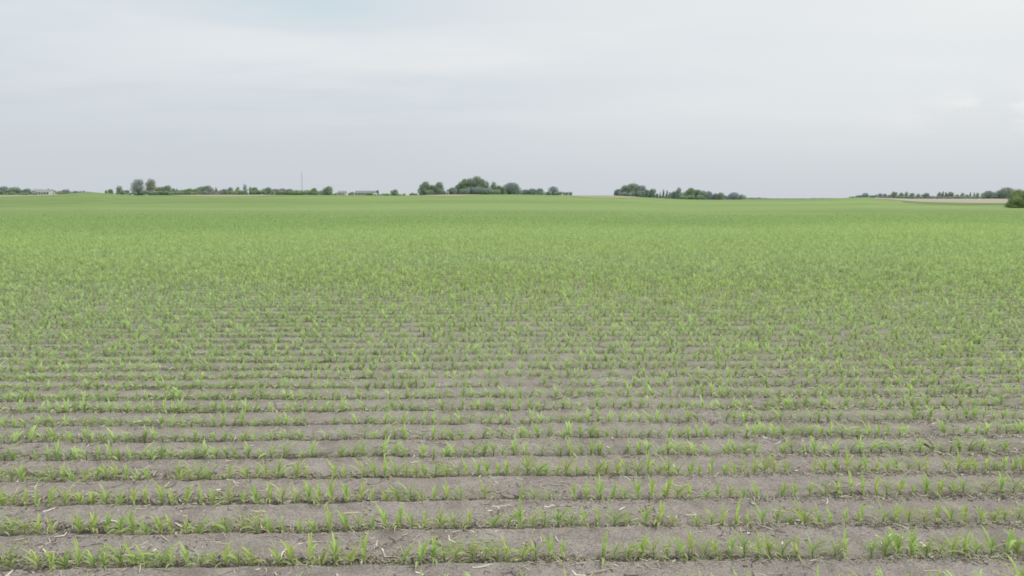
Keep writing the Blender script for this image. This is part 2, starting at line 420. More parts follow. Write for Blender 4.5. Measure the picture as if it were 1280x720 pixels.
def field_shade(X, Y):
    """patchiness of the crop: 0 pale and greyish, 1 lush"""
    return np.clip(.5 + 1.7 * (fbm(X / 14 + 9, Y / 7, 71, 3) - .5) + .18 * sstep(-.4, .5, X / (Y + 1)), 0, 1)
def row_plants(k, x0, x1):
    r = np.random.default_rng(1000 + k)
    s = np.cumsum(r.choice([.14, .155, .17, .185, .29, .46], p=[.26, .3, .24, .13, .05, .02], size=int((x1 - x0) / .15) + 8) * r.uniform(.9, 1.1)) + x0 - r.uniform(0, .2)
    s = s[s < x1]
    t = ROW_T0 + k * ROW_D + r.normal(0, .014, len(s))
    X = s * RC - t * RS; Y = s * RS + t * RC
    sc = np.clip(r.normal(.93, .11, len(s)), .55, 1.14)
    return X, Y, sc, r
def px_of(X, Y, Z):
    d = Y * cp - (Z - H) * sp_
    return 640 + F * X / d, 360 - F * ((Z - H) * cp + Y * sp_) / d

variants = []
vr = np.random.default_rng(77)
for k in range(16):
    fol, stk = corn_plant(vr, 0)
    variants.append((np_mesh('foliage', *fol[:2], [M['corn']], fol[2], smooth=True), np_mesh('stalk', *stk[:2], [M['stalk']], stk[2], smooth=True)))
row_words = {-1: 'the cut-off row along the bottom edge', 0: 'the lowest full row', 1: 'the second full row from the bottom',
             2: 'the third full row from the bottom', 3: 'the fourth full row from the bottom'}
bulk = {1: [], 2: [], 3: []}        # (X, Y, scale) for the crop that is one stuff object
protos = {}; count = 0
def place_corn(vi, loc, rz, s, label):
    global count
    if vi not in protos:
        e = thing('corn_plant', loc, label, 'corn plant', 'young corn plants in the front rows')
        protos[vi] = (e, link('foliage', variants[vi][0], e), link('stalk', variants[vi][1], e))
    else:
        e0, f0, s0 = protos[vi]
        e = e0.copy(); col.objects.link(e); e['label'] = label
        for ch in (f0, s0):
            c = ch.copy(); col.objects.link(c); c.parent = e
    e.location = loc; e.rotation_euler = (random.uniform(-.12, .12), random.uniform(-.12, .12), rz); e.scale = (s, s, s * random.uniform(1.02, 1.22))
    count += 1
for k in range(-3, 300):
    t = ROW_T0 + k * ROW_D
    if t > 178: break
    half = .95 * (t + 3) if t < 40 else .85 * (t + 2)
    X, Y, sc, r = row_plants(k, -half, half)
    Z = ground_z(X, Y)
    if k <= 3:
        px, py = px_of(X, Y, Z); tx, ty = px_of(X, Y, Z + .22 * sc)
        for i in range(len(X)):
            if -8 < px[i] < 1288 and ty[i] < 716 and k >= -1 and count < 330:
                third = 'left' if px[i] < 427 else 'middle' if px[i] < 853 else 'right'
                size = 'tall' if sc[i] > 1.0 else 'small' if sc[i] < .85 else 'medium'
                vi = int(r.integers(0, 16))
                place_corn(vi, (X[i], Y[i], Z[i]), r.uniform(0, 2 * math.pi), sc[i],
                           f"{size} young green corn plant in {third} third of {row_words[k]}")
            else: bulk[1].append(np.array([[X[i], Y[i], Z[i], sc[i]]]))
    else:
        ch = t * r.uniform(.8, 1.25, len(X)); keep = r.random(len(X)) > sstep(60, 165, t)
        for lod, a_, b_ in ((1, 0, 38), (2, 38, 78), (3, 78, 999)):
            w_ = keep & (ch >= a_) & (ch < b_); bulk[lod].append(np.column_stack([X, Y, Z, sc])[w_])
print('individual corn plants', count)
def merge_plants(rows, lod, nvar=24):
    A = np.vstack(rows); r = np.random.default_rng(9 + lod); out = []
    vi = r.integers(0, nvar, len(A)); rot = r.uniform(0, 2 * np.pi, len(A))
    lx, ly = r.normal(0, .10, (2, len(A)))
    shade = field_shade(A[:, 0], A[:, 1]); br = r.uniform(.82, 1.12, len(A)); VV, QQ, CC, b = [], [], [], 0
    for v in range(nvar):
        (fv, fq, fc), (sv, sq, sc_) = corn_plant(np.random.default_rng(300 + v), lod)
        if lod == 1:
            fq = np.vstack([fq, sq + len(fv)]); fv = np.vstack([fv, sv]); fc = np.vstack([fc, sc_])
        idx = np.where(vi == v)[0]
        if not len(idx): continue
        c, s = np.cos(rot[idx])[:, None], np.sin(rot[idx])[:, None]
        S = A[idx, 3][:, None] * (1 + .16 * sstep(11, 24, A[idx, 1]))[:, None]
        x = (fv[None, :, 0] * c - fv[None, :, 1] * s) * S + lx[idx][:, None] * fv[None, :, 2]
        y = (fv[None, :, 0] * s + fv[None, :, 1] * c) * S + ly[idx][:, None] * fv[None, :, 2]
        z = fv[None, :, 2] * S * 1.12
        P = np.stack([x + A[idx, 0][:, None], y + A[idx, 1][:, None], z + A[idx, 2][:, None]], -1).reshape(-1, 3)
        sh = shade[idx][:, None, None]
        C = fc[None] * (br[idx][:, None, None] if lod < 3 else 1 + .5 * (br[idx][:, None, None] - 1))
        C = C * (1 - far_roll(A[idx, 0], A[idx, 1])[:, None, None] * np.array([.16, .10, .14]))
        pale = C.mean(-1, keepdims=True) * np.array([1.06, 1.30, .70])
        C = (C * (.55 + .45 * sh) + pale * (.45 - .45 * sh))
        VV.append(P); CC.append(C.reshape(-1, 3))
        QQ.append((fq[None] + (np.arange(len(idx)) * len(fv))[:, None, None]).reshape(-1, 4) + b); b += len(P)
    return np.vstack(VV), np.vstack(QQ), np.vstack(CC)
V1, Q1, C1 = merge_plants(bulk[1], 1); V2, Q2, C2 = merge_plants(bulk[2], 2); V3, Q3, C3 = merge_plants(bulk[3], 3, 12)
crop = link('corn_crop', np_mesh('corn_crop', np.vstack([V1, V2, V3]), np.vstack([Q1, Q2 + len(V1), Q3 + len(V1) + len(V2)]), [M['corn']], np.vstack([C1, C2, C3]), smooth=True),
            label='rows of young green corn stretching back to the horizon', cat='corn crop', kind='stuff')

# ------------------------------------------------------------------ residue and clods
def scatter(n, ymax, rowbias, r, ymin=4.8, pw=1.5):
    t = ymin + (ymax - ymin) * r.random(n) ** pw
    k = np.round((t - ROW_T0) / ROW_D)
    inrow = r.random(n) < rowbias
    t = np.where(inrow, ROW_T0 + k * ROW_D + r.normal(.0, .05, n), t)
    x = (r.random(n) * 2 - 1) * .92 * (t + 2.5)
    # clumped
    keep = (fbm(x * 1.1, t * 1.6, 61, 2) > .47 + .22 * (r.random(n) - .5)) | inrow
    return x[keep], t[keep]
def straw_mesh(n, ymax, rowbias, seed, lmin, lmax, palette, wmin, wmax, up=0.12, ymin=4.8, pw=1.5):
    r = np.random.default_rng(seed); X, Y = scatter(n, ymax, rowbias, r, ymin, pw); n = len(X)
    L = lmin + (lmax - lmin) * r.random(n) ** 2.5; W = r.uniform(wmin, wmax, n); a = r.normal(0, .9, n) + r.integers(0, 2, n) * np.pi
    tilt = r.normal(0, up, n); kink = r.normal(0, .35, n); cup = r.uniform(0, .35, n)
    Z = ground_z(X, Y); P = []
    for s in (-.5, 0.0, .5):
        aa = a + kink * s * 2
        cx_ = X + np.cos(aa) * L * s; cy_ = Y + np.sin(aa) * L * s
        gz = ground_z(cx_, cy_)
        cz = np.maximum(gz, Z + np.sin(tilt) * L * s) + .004 + .15 * L * cup * (1 - 4 * s * s) * r.random(n)
        wv = W * (1 if s == 0 else .7)
        for o in (-1, 1):
            P.append(np.stack([cx_ - np.sin(aa) * wv * .5 * o, cy_ + np.cos(aa) * wv * .5 * o, cz + .3 * wv * (o > 0)], -1))
    V = np.stack(P, 1).reshape(-1, 3); q = np.array([(0, 1, 3, 2), (2, 3, 5, 4)])
    Q = (q[None] + (np.arange(n) * 6)[:, None, None]).reshape(-1, 4)
    pal = np.array(palette); C = np.repeat(pal[r.integers(0, len(pal), n)] * r.uniform(.75, 1.2, n)[:, None], 6, 0)
    return V, Q, C
straws = [(.66, .60, .48), (.58, .52, .41), (.74, .69, .58), (.50, .43, .34), (.17, .14, .11), (.13, .11, .09)]
weeds = [(.50, .53, .31), (.42, .48, .25), (.58, .56, .40), (.60, .56, .44), (.36, .36, .22), (.16, .14, .11), (.52, .46, .36)]
parts = [straw_mesh(42000, 26, .34, 1, .025, .22, straws, .005, .015), straw_mesh(70000, 24, .96, 2, .03, .11, [(.42, .46, .27), (.48, .49, .34), (.54, .52, .40), (.36, .40, .22), (.30, .29, .21), (.17, .15, .12)], .005, .014, .95),
         straw_mesh(60000, 20, .22, 3, .006, .028, straws, .004, .013),
         straw_mesh(3800, 26, .2, 8, .05, .24, [(.74, .69, .57), (.66, .60, .47), (.60, .52, .40), (.80, .76, .67)], .010, .026, .2),
         straw_mesh(24000, 26, .9, 6, .015, .05, [(.15, .125, .10), (.10, .085, .07), (.20, .18, .13)], .006, .02, .3),
         straw_mesh(260000, 80, .97, 5, .03, .11, [(.47, .58, .26), (.55, .63, .33), (.60, .61, .41), (.42, .51, .22)], .012, .030, .9, 12, 1.0)]
VV, QQ, CC, b = [], [], [], 0
for v, q, c in parts: VV.append(v); QQ.append(q + b); CC.append(c); b += len(v)
link('crop_residue', np_mesh('crop_residue', np.vstack(VV), np.vstack(QQ), [M['straw']], np.vstack(CC)),
     label='dry straw and leaf scraps littering the bare soil', cat='crop residue', kind='stuff')
# clods
r = np.random.default_rng(4)
X, Y = scatter(15000, 18, .35, r); n = len(X)
ico = np.array([(0, 0, 1), (.9, 0, .35), (.28, .85, .4), (-.72, .53, .35), (-.72, -.53, .42), (.28, -.85, .3), (.72, .53, -.4), (-.28, .85, -.4), (-.9, 0, -.4), (-.28, -.85, -.4), (.72, -.53, -.4)])
itri = np.array([(0, 1, 2), (0, 2, 3), (0, 3, 4), (0, 4, 5), (0, 5, 1), (1, 6, 2), (2, 6, 7), (2, 7, 3), (3, 7, 8), (3, 8, 4), (4, 8, 9), (4, 9, 5), (5, 9, 10), (5, 10, 1), (1, 10, 6)])
sz = .005 + .017 * r.random(n) ** 4
P = ico[None] * r.uniform(.7, 1.3, (n, 11, 3)) * sz[:, None, None] * np.stack([r.uniform(.8, 1.5, n), r.uniform(.8, 1.2, n), r.uniform(.55, .9, n)], -1)[:, None]
P = P + np.stack([X, Y, ground_z(X, Y) + sz * .2], -1)[:, None]
Q = (itri[None] + (np.arange(n) * 11)[:, None, None]).reshape(-1, 3)
link('soil_clods', np_mesh('soil_clods', P.reshape(-1, 3), Q, [M['clod']], nv=3),
     label='small grey brown clods of soil scattered between the rows', cat='soil clods', kind='stuff')
# the larger pale stalk pieces one can pick out
stalks = [((10, 703.7), (27, 692), .016, 'pale straight stalk piece leaning up beside the lowest row at far left'),
          ((82.5, 664.6), (99.4, 662.4), .014, 'pale stalk piece lying at the foot of the second row, left'),
          ((64, 677), (72, 670.6), .010, 'thin pale stalk piece slanting on bare soil between lower left rows'),
          ((665, 670.7), (668, 661.9), .012, 'short whitish stalk piece pointing away between the lowest two rows'),
          ((699, 669.3), (710.4, 665), .012, 'short pale stalk piece on bare soil below middle of second row'),
          ((735, 719), (757, 712.8), .030, 'thick weathered stalk piece at bottom edge right of centre'),
          ((1200, 651), (1218.6, 647.8), .015, 'pale stalk piece lying along the foot of second row, right'),
          ((1237, 699.5), (1259.6, 699), .016, 'long whitish stalk piece level on bare soil at bottom right'),
          ((1251, 708), (1271, 707.6), .012, 'thin pale stalk piece nearest the bottom right corner'),
          ((1236.7, 690), (1249, 691.5), .022, 'broad whitish husk piece under the lowest row at far right'),
          ((1147.5, 552.5), (1167, 559.5), .030, 'dark stalk piece lying in the row with a pale one over it'),
          ((1163, 551), (1169, 559), .026, 'pale stalk piece crossing the dark one in the right rows'),
          ((266, 629), (287.5, 626.8), .018, 'pale stalk piece along the foot of third row, left'),
          ((543, 677.5), (554, 682.5), .034, 'broad pale husk piece lying on bare soil near bottom centre'),
          ((695, 500), (714, 496), .030, 'pale stalk piece far up among middle rows, left of its neighbour'),
          ((766, 496), (777, 496.6), .032, 'short bright husk piece far up among middle rows'),
          ((526, 538.2), (539, 537.6), .028, 'small bright husk piece between middle rows left of centre')]
for (a, b_, wd, lab) in stalks:
    (x0, y0), (x1, y1) = ground_at(*a), ground_at(*b_)
    dl = math.hypot(x1 - x0, y1 - y0)
    if dl > .34:
        f_ = .34 / dl; x1, y1 = x0 + (x1 - x0) * f_, y0 + (y1 - y0) * f_
    mb = MB(); cxm, cym = (x0 + x1) / 2, (y0 + y1) / 2; zc_ = float(ground_z(cxm, cym))
    pts = []
    for s in np.linspace(0, 1, 7):
        px_, py_ = x0 + (x1 - x0) * s, y0 + (y1 - y0) * s + .008 * math.sin(s * 5 + x0)
        zg = max(float(ground_z(px_, py_)), zc_ - .01) + wd * .35
        pts.append((px_ - cxm, py_ - cym, zg - zc_))
    mb.tube(pts, [wd * .5 * v for v in (.75, .95, 1.0, 1.12, .95, .9, .6)], 7)
    me = mb.mesh('stalk_piece', M['straw'])
    at_ = me.attributes.new('tint', 'FLOAT_COLOR', 'POINT')
    base_c = (.16, .13, .10) if lab.startswith('dark') else (.62, .57, .46) if 'whit' in lab or 'bright' in lab else (.52, .46, .35)
    cc = np.ones((len(me.vertices), 4), np.float32); cc[:, :3] = np.array(base_c)[None] * np.random.default_rng(len(lab)).uniform(.8, 1.1, (len(me.vertices), 1))
    at_.data.foreach_set('color', cc.ravel())
    o = link('stalk_piece', me, None, lab, 'stalk piece', 'pale corn stalk pieces left on the soil'); o.location = (cxm, cym, zc_)

# ------------------------------------------------------------------ trees
TONES = dict(green=((.30, .40, .25), (.42, .52, .32)), dark=((.335, .43, .34), (.45, .535, .41)), grey=((.39, .445, .42), (.49, .535, .49)),  # distance haze is blended into every tone except near
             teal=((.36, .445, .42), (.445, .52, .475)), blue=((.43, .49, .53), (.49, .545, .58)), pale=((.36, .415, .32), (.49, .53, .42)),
             near=((.15, .235, .12), (.42, .52, .23)))
def crown_mesh(w_, h_, zb, shape, tone, r, leaf, dens):
    """leaf-sized faces spread over the lobes of a crown: width w_, from zb to h_"""
    lobes = []; hc = h_ - zb
    if shape == 'column':
        for k in range(6): lobes.append((r.uniform(-.12, .12) * w_, r.uniform(-.1, .1) * w_, zb + hc * (.1 + .15 * k), w_ * (.46 - .05 * k), hc * .16))
    elif shape == 'cone':
        for k in range(7):
            f_ = k / 6; lobes.append((r.uniform(-.15, .15) * w_ * (1 - f_), r.uniform(-.15, .15) * w_, zb + hc * (.08 + .84 * f_), w_ * (.46 * (1 - f_) + .12), hc * .13))
    elif shape == 'hedge':
        for k in range(int(5 + w_ / h_ * 2)): lobes.append((r.uniform(-.46, .46) * w_, r.uniform(-.5, .5) * min(w_, h_), zb + hc * r.uniform(.3, .66), h_ * r.uniform(.25, .45), hc * r.uniform(.26, .36)))
    else:
        nl = 9 if shape == 'round' else 11
        for k in range(nl):
            a = 6.283 * k / nl * 2.4 + r.uniform(-.3, .3); f_ = (k + .5) / nl
            env = math.sin(math.pi * (.24 + .62 * f_)) ** .6
            rad = w_ * .5 * env * r.uniform(.45, .68)
            sz_ = w_ * r.uniform(.25, .35) if shape == 'round' else w_ * r.uniform(.18, .27)
            lobes.append((math.cos(a) * rad, math.sin(a) * rad, zb + hc * (.13 + .70 * f_), sz_, min(sz_ * .95, hc * .27)))
        for k in range(9 if zb < .15 * h_ else 0):      # skirt of low growth
            lobes.append((r.uniform(-.42, .42) * w_, r.uniform(-.42, .42) * w_, zb + hc * .10, w_ * .2, hc * .17))
        lobes.append((r.uniform(-.1, .1) * w_, 0, h_ - hc * .16, w_ * .22, hc * .16)); lobes.append((0, 0, zb + hc * .45, w_ * .33, hc * .36))
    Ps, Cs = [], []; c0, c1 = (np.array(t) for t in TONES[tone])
    for (lx, ly, lz, lr, lh) in lobes:
        area = 4 * math.pi * ((lr * lr + 2 * lr * lh) / 3); n = max(18, int(area / (leaf * leaf) * dens))
        d = r.normal(size=(n, 3)); d /= np.linalg.norm(d, axis=1)[:, None]
        rad = r.uniform(.62, 1.08, n)[:, None]
        bumps = 1 + .16 * np.sin(d[:, :1] * 7 + lx) * np.cos(d[:, 1:2] * 6 + ly)
        p = d * rad * bumps * np.array([lr, lr, lh]) + np.array([lx, ly, lz])
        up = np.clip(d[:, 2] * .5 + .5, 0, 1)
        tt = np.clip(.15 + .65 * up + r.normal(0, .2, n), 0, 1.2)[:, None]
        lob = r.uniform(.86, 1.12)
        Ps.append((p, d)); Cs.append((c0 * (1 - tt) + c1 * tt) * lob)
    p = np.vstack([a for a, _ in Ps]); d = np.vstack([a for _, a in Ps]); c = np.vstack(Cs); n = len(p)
    nrm = d + r.normal(0, .55, (n, 3)); nrm /= np.linalg.norm(nrm, axis=1)[:, None]
    t1 = np.cross(nrm, r.normal(size=(n, 3))); t1 /= np.linalg.norm(t1, axis=1)[:, None] + 1e-9; t2 = np.cross(nrm, t1)
    s1 = (leaf * r.uniform(.5, 1.1, n))[:, None]; s2 = (leaf * r.uniform(.35, .8, n))[:, None]
    V = np.stack([p - t1 * s1 * .5, p - t2 * s2 * .5, p + t1 * s1 * .5, p + t2 * s2 * .5], 1).reshape(-1, 3)
    V[:, 2] = np.maximum(V[:, 2], .05)
    Q = np.arange(n * 4).reshape(-1, 4)
    return V, Q, np.repeat(c, 4, 0)
def tree(px, wpx, ytop, Y, shape, tone, label, cat, name, group, crownbase=.16, seed=0, base_lift=0, dens=None):
    r = np.random.default_rng(5000 + seed)
    uu = (px - 640) / F / cp; X = uu * Y; zg = float(terrain(X, Y)) - .05
    ztop = at(px, ytop, Y)[2]; h_ = max(1.2, ztop - zg); w_ = wpx / F * Y * 1.12
    e = thing(name, (X, Y, zg), label, cat, group, rz=0)
    leaf = max(.28, min(.75, Y / F * .8)) * (.9 if shape == 'airy' else 1)
    if Y < 350: leaf = .26
    dn = dens or {'airy': 1.9, 'round': 3.2, 'hedge': 2.8, 'cone': 2.8, 'column': 4.5}[shape]
    zb = .02 * h_ if shape == 'hedge' else h_ * crownbase
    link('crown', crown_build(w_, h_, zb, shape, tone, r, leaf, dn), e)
    mb = MB(); tr = max(.08, min(.03 * h_, .035 * w_ + .05))
    lean = r.normal(0, .02) * h_
    mb.tube([(0, 0, -.2), (lean * .3, 0, zb * .6 + .2), (lean, 0, h_ * .45), (lean * 1.4, .1, h_ * .72)], [tr * 1.3, tr, tr * .7, tr * .3], 7)
    if shape != 'hedge':
        for k in range(5):
            a = 6.283 * k / 5 + r.uniform(-.4, .4); z0 = h_ * r.uniform(.24, .5)
            mb.tube([(lean * z0 / h_ * 2, 0, z0), (math.cos(a) * w_ * .18, math.sin(a) * w_ * .18, z0 + h_ * .10), (math.cos(a) * w_ * .34, math.sin(a) * w_ * .34, z0 + h_ * .22)], [tr * .5, tr * .35, tr * .12], 5)
    else:
        for k in range(3): mb.tube([(w_ * (k - 1) * .28, 0, -.1), (w_ * (k - 1) * .3 + .2, .1, h_ * .55)], [tr * .6, tr * .25], 5)
    mb.build('trunk', M['bark'], e)
    return e
def crown_build(*a):
    V, Q, C = crown_mesh(*a); return np_mesh('crown', V, Q, [M['foliage']], C)

ORD = ['first', 'second', 'third', 'fourth', 'fifth', 'sixth', 'seventh', 'eighth', 'ninth', 'tenth', 'eleventh', 'twelfth', 'thirteenth', 'fourteenth',
       'fifteenth', 'sixteenth', 'seventeenth', 'eighteenth', 'nineteenth', 'twentieth', 'twenty-first', 'twenty-second', 'twenty-third', 'twenty-fourth', 'twenty-fifth']
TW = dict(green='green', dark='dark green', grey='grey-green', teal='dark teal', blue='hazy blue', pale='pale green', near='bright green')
SW = dict(round='round', airy='loose', hedge='low', cone='pointed', column='slim')
# cluster phrase, default distance, [(x, width, top, shape, tone[, distance])]
clusters = [
 ('the grove at far left edge', 640, [(-14, 22, 234, 'round', 'dark'), (3, 13, 234.5, 'round', 'dark'), (15, 12, 233.2, 'round', 'teal'), (28, 13, 234.2, 'round', 'dark'), (37, 9, 236, 'cone', 'dark'), (43, 10, 236, 'round', 'teal'), (52, 11, 238.6, 'hedge', 'green'), (20, 34, 239.8, 'hedge', 'green', 600), (44, 26, 240, 'hedge', 'dark', 590)]),
 ('the hazy trees beside the farmhouse', 820, [(83, 13, 237, 'hedge', 'grey'), (92, 9, 236.8, 'round', 'teal'), (100, 11, 237.6, 'hedge', 'blue'), (109, 11, 237.6, 'hedge', 'grey'), (118, 10, 238.9, 'hedge', 'grey'), (88, 22, 239.8, 'hedge', 'dark', 600)]),
 ('the row with two tall trees', 500, [(141.5, 2.2, 237.4, 'round', 'dark'), (147, 5.6, 236.4, 'round', 'dark'), (158.5, 8, 231.8, 'airy', 'grey'), (163, 9, 237, 'hedge', 'dark'), (172, 18, 239.8, 'hedge', 'dark', 480), (152, 16, 241, 'hedge', 'green', 480), (208, 22, 238, 'hedge', 'dark', 465), (228, 22, 238.4, 'hedge', 'dark', 490), (246, 20, 238, 'hedge', 'green', 490), (180.5, 15, 223.6, 'airy', 'grey'), (196.5, 13.5, 222.8, 'airy', 'pale'), (193, 17, 236.5, 'hedge', 'dark', 470), (206.5, 9, 234, 'round', 'green'), (215.5, 11, 232, 'round', 'dark', 470), (223.5, 7, 235.3, 'round', 'dark'), (229, 4.5, 235, 'cone', 'dark'), (235, 9, 236.3, 'hedge', 'green'), (243, 9, 235.8, 'round', 'green'), (251, 9, 236, 'round', 'green')]),
 ('the treeline left of the mast', 600, [(255, 7, 234, 'round', 'dark', 640), (259, 9, 233.2, 'round', 'grey'), (265, 12, 232.2, 'round', 'grey'), (270, 8, 235, 'round', 'grey'), (277, 7.5, 234.3, 'cone', 'grey'), (285.5, 8, 236.4, 'round', 'grey'), (294, 8, 233.6, 'airy', 'pale'), (303, 6.5, 233.4, 'airy', 'green'), (307, 9, 236, 'hedge', 'green', 580), (312.6, 6, 229.4, 'airy', 'grey'), (319, 5, 232.8, 'airy', 'dark'), (324, 8, 233.8, 'round', 'dark'), (298, 22, 237.6, 'hedge', 'green', 570), (268, 32, 237.4, 'hedge', 'grey', 570), (318, 22, 237, 'hedge', 'green', 570), (352, 26, 238, 'hedge', 'dark', 570), (372, 20, 238, 'hedge', 'green', 570), (332, 11, 237, 'hedge', 'green', 560), (340, 10, 234.3, 'round', 'dark'), (348.5, 9, 236.3, 'round', 'dark'), (356.5, 10, 235.8, 'round', 'grey'), (366, 9, 236.3, 'round', 'dark'), (374, 9, 236.5, 'hedge', 'dark')]),
 ('the low treeline under the mast', 600, [(381, 10, 236, 'hedge', 'dark'), (389, 8, 236.8, 'hedge', 'green'), (397, 7.5, 234.8, 'round', 'green'), (404.5, 9, 237.4, 'hedge', 'dark'), (394, 28, 238.6, 'hedge', 'green', 570), (413.8, 10.5, 233.2, 'round', 'dark', 560)]),
 ('the shrubs by the long house', 640, [(422, 6, 241.5, 'hedge', 'green'), (443, 7, 240, 'round', 'grey', 700), (463.5, 6, 240.4, 'round', 'dark', 630), (469, 6, 240.4, 'round', 'dark', 630), (474.5, 4.2, 237.3, 'round', 'grey', 670), (482, 9, 241, 'hedge', 'dark'), (489, 7, 241.2, 'hedge', 'green'), (495.6, 7.8, 236.9, 'round', 'dark', 600), (504, 10, 241.3, 'hedge', 'green')]),
 ('the pair left of central clump', 540, [(520, 7.5, 240.3, 'hedge', 'grey'), (532.5, 12, 227.3, 'round', 'dark'), (541, 9, 231, 'round', 'green'), (549.5, 12, 227.8, 'round', 'dark'), (543, 26, 235.5, 'hedge', 'dark', 525), (557, 8, 239.5, 'hedge', 'green')]),
 ('the big central clump', 540, [(566, 9, 234.6, 'round', 'teal'), (574, 11, 231, 'round', 'dark'), (581, 13, 223.3, 'round', 'green'), (589, 11, 222, 'round', 'dark'), (596.5, 15, 220.2, 'round', 'dark'), (603.5, 10, 223.6, 'round', 'dark'), (609.5, 7, 225.3, 'airy', 'dark'), (617, 10, 226.6, 'airy', 'dark'), (623, 9, 231.5, 'round', 'green'), (590, 44, 233, 'hedge', 'teal', 525), (616, 18, 234.5, 'hedge', 'dark', 525), (629, 7, 233.6, 'round', 'pale'), (637, 20, 228.8, 'round', 'teal', 600), (647.5, 9, 236, 'hedge', 'teal', 600)]),
 ('the low grove right of centre clump', 640, [(656, 9, 236.8, 'round', 'teal'), (663.5, 11, 235.8, 'round', 'teal'), (673.5, 10, 235.6, 'round', 'teal'), (690.5, 13, 232.8, 'airy', 'teal'), (682, 22, 238.6, 'hedge', 'teal', 620), (699, 16, 238.8, 'hedge', 'teal', 620), (708.5, 12, 239.4, 'hedge', 'teal', 620)]),
 ('the dark grove right of centre', 600, [(769.5, 8, 236.3, 'round', 'teal'), (778, 10, 231.8, 'round', 'teal'), (786.5, 17, 229.8, 'round', 'dark'), (797, 14, 232.2, 'round', 'teal'), (804.5, 9, 237, 'round', 'teal'), (811.5, 9.5, 236.3, 'round', 'teal'), (788, 32, 238, 'hedge', 'teal', 580)]),
 ('the gap between right groves', 560, [(817.8, 4, 241.5, 'round', 'teal'), (821.8, 3.2, 239.4, 'cone', 'teal'), (826, 3.6, 236.8, 'column', 'teal'), (830, 3.6, 237.6, 'column', 'teal'), (834, 6, 240, 'airy', 'grey', 620), (828, 24, 244.3, 'hedge', 'teal', 640)]),
 ('the bright-topped grove', 520, [(838, 7, 239, 'round', 'teal'), (844.3, 9, 233.8, 'airy', 'teal'), (850.8, 6, 239.3, 'hedge', 'dark'), (858.7, 13, 235.3, 'round', 'green', 500), (867, 9, 236.9, 'round', 'dark', 500), (873.8, 10, 238.8, 'round', 'dark', 490), (862, 26, 243, 'hedge', 'dark', 470)]),
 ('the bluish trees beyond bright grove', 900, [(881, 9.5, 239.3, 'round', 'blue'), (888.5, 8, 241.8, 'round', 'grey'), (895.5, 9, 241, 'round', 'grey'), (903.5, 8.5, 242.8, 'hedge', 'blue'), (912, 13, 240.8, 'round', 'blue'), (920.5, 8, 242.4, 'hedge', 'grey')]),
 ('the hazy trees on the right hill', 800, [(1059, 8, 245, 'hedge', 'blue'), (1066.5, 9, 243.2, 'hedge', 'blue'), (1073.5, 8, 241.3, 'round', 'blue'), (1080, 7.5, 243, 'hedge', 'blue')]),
 ('the row above the tan field', 560, [(1087, 7, 243, 'hedge', 'grey'), (1092, 6, 241.6, 'airy', 'grey'), (1098, 6, 241.8, 'airy', 'grey'), (1103.5, 5, 243, 'airy', 'grey'), (1109, 8, 239.3, 'airy', 'pale'), (1118, 7, 240.3, 'airy', 'pale'), (1124, 5.5, 239.3, 'airy', 'grey'), (1131, 8, 241.2, 'airy', 'pale'), (1138.5, 6, 242, 'airy', 'grey'), (1148, 8, 241.3, 'round', 'grey'), (1110, 48, 244.6, 'hedge', 'grey', 540), (1150, 40, 245.4, 'hedge', 'grey', 540), (1190, 52, 244.6, 'hedge', 'grey', 540), (1156, 7, 244.2, 'hedge', 'grey'), (1164.5, 6, 239.8, 'airy', 'grey'), (1169, 4, 239.2, 'column', 'grey'), (1173, 5, 240.2, 'column', 'grey'), (1178, 9, 240, 'airy', 'pale'), (1186.5, 6, 242.8, 'airy', 'pale'), (1193, 5.5, 240.6, 'airy', 'grey'), (1198.5, 4.5, 242.6, 'airy', 'pale'), (1203, 4, 240.2, 'cone', 'grey'), (1207.5, 4, 240.2, 'cone', 'grey'), (1211.5, 4.5, 240.6, 'airy', 'pale')]),
 ('the grove beside the near bush', 600, [(1223.5, 11, 238.8, 'round', 'grey'), (1231.5, 9, 240.6, 'round', 'grey'), (1238.5, 9, 239.5, 'round', 'grey'), (1246, 17, 234.8, 'round', 'grey'), (1256, 9, 239, 'round', 'grey')]),
]
sd = 0
for phrase, D0, lst in clusters:
    lst = sorted(lst, key=lambda t: t[0])
    for k, t in enumerate(lst):
        px, wpx, ytop, shape, tone = t[:5]; Y = t[5] if len(t) > 5 else D0
        sd += 1
        kind = 'hedge_shrub' if shape == 'hedge' else 'tree'
        noun = 'shrub mass' if shape == 'hedge' else 'tree'
        words = f"{TW[tone]} {SW[shape]} {noun}, {ORD[k]} from left in {phrase}"
        if px < 0: words = f"dark green round tree cut by the left edge in {phrase}"
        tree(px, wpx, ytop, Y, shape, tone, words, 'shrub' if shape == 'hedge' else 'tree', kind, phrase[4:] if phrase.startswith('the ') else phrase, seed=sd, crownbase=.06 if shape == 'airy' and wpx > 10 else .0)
# the near bushes at the right edge
nb_d = dist_for(1268, 259.4)
for k, (px, wpx, ytop, dy, lab) in enumerate([(1261, 17, 237.4, 6, 'dark bushy tree at left end of the near right-edge clump'),
        (1271.5, 26, 239.2, 0, 'bright green rounded bush in front of the near right-edge clump'),
        (1283, 18, 233.6, 8, 'tall green tree cut by the right edge behind the near bush'),
        (1260, 13, 246, -2, 'low dark shrub skirting the left foot of the near right-edge clump'),
        (1296, 26, 239, 2, 'broad green tree at the right edge beyond the near bush')]):
    tree(px, wpx, ytop, nb_d + dy, 'round', 'near', lab, 'shrub' if 'shrub' in lab else 'tree', 'bush' if 'bush' in lab or 'shrub' in lab else 'tree', 'near trees at the right edge', crownbase=.02, seed=900 + k, dens=3.2)
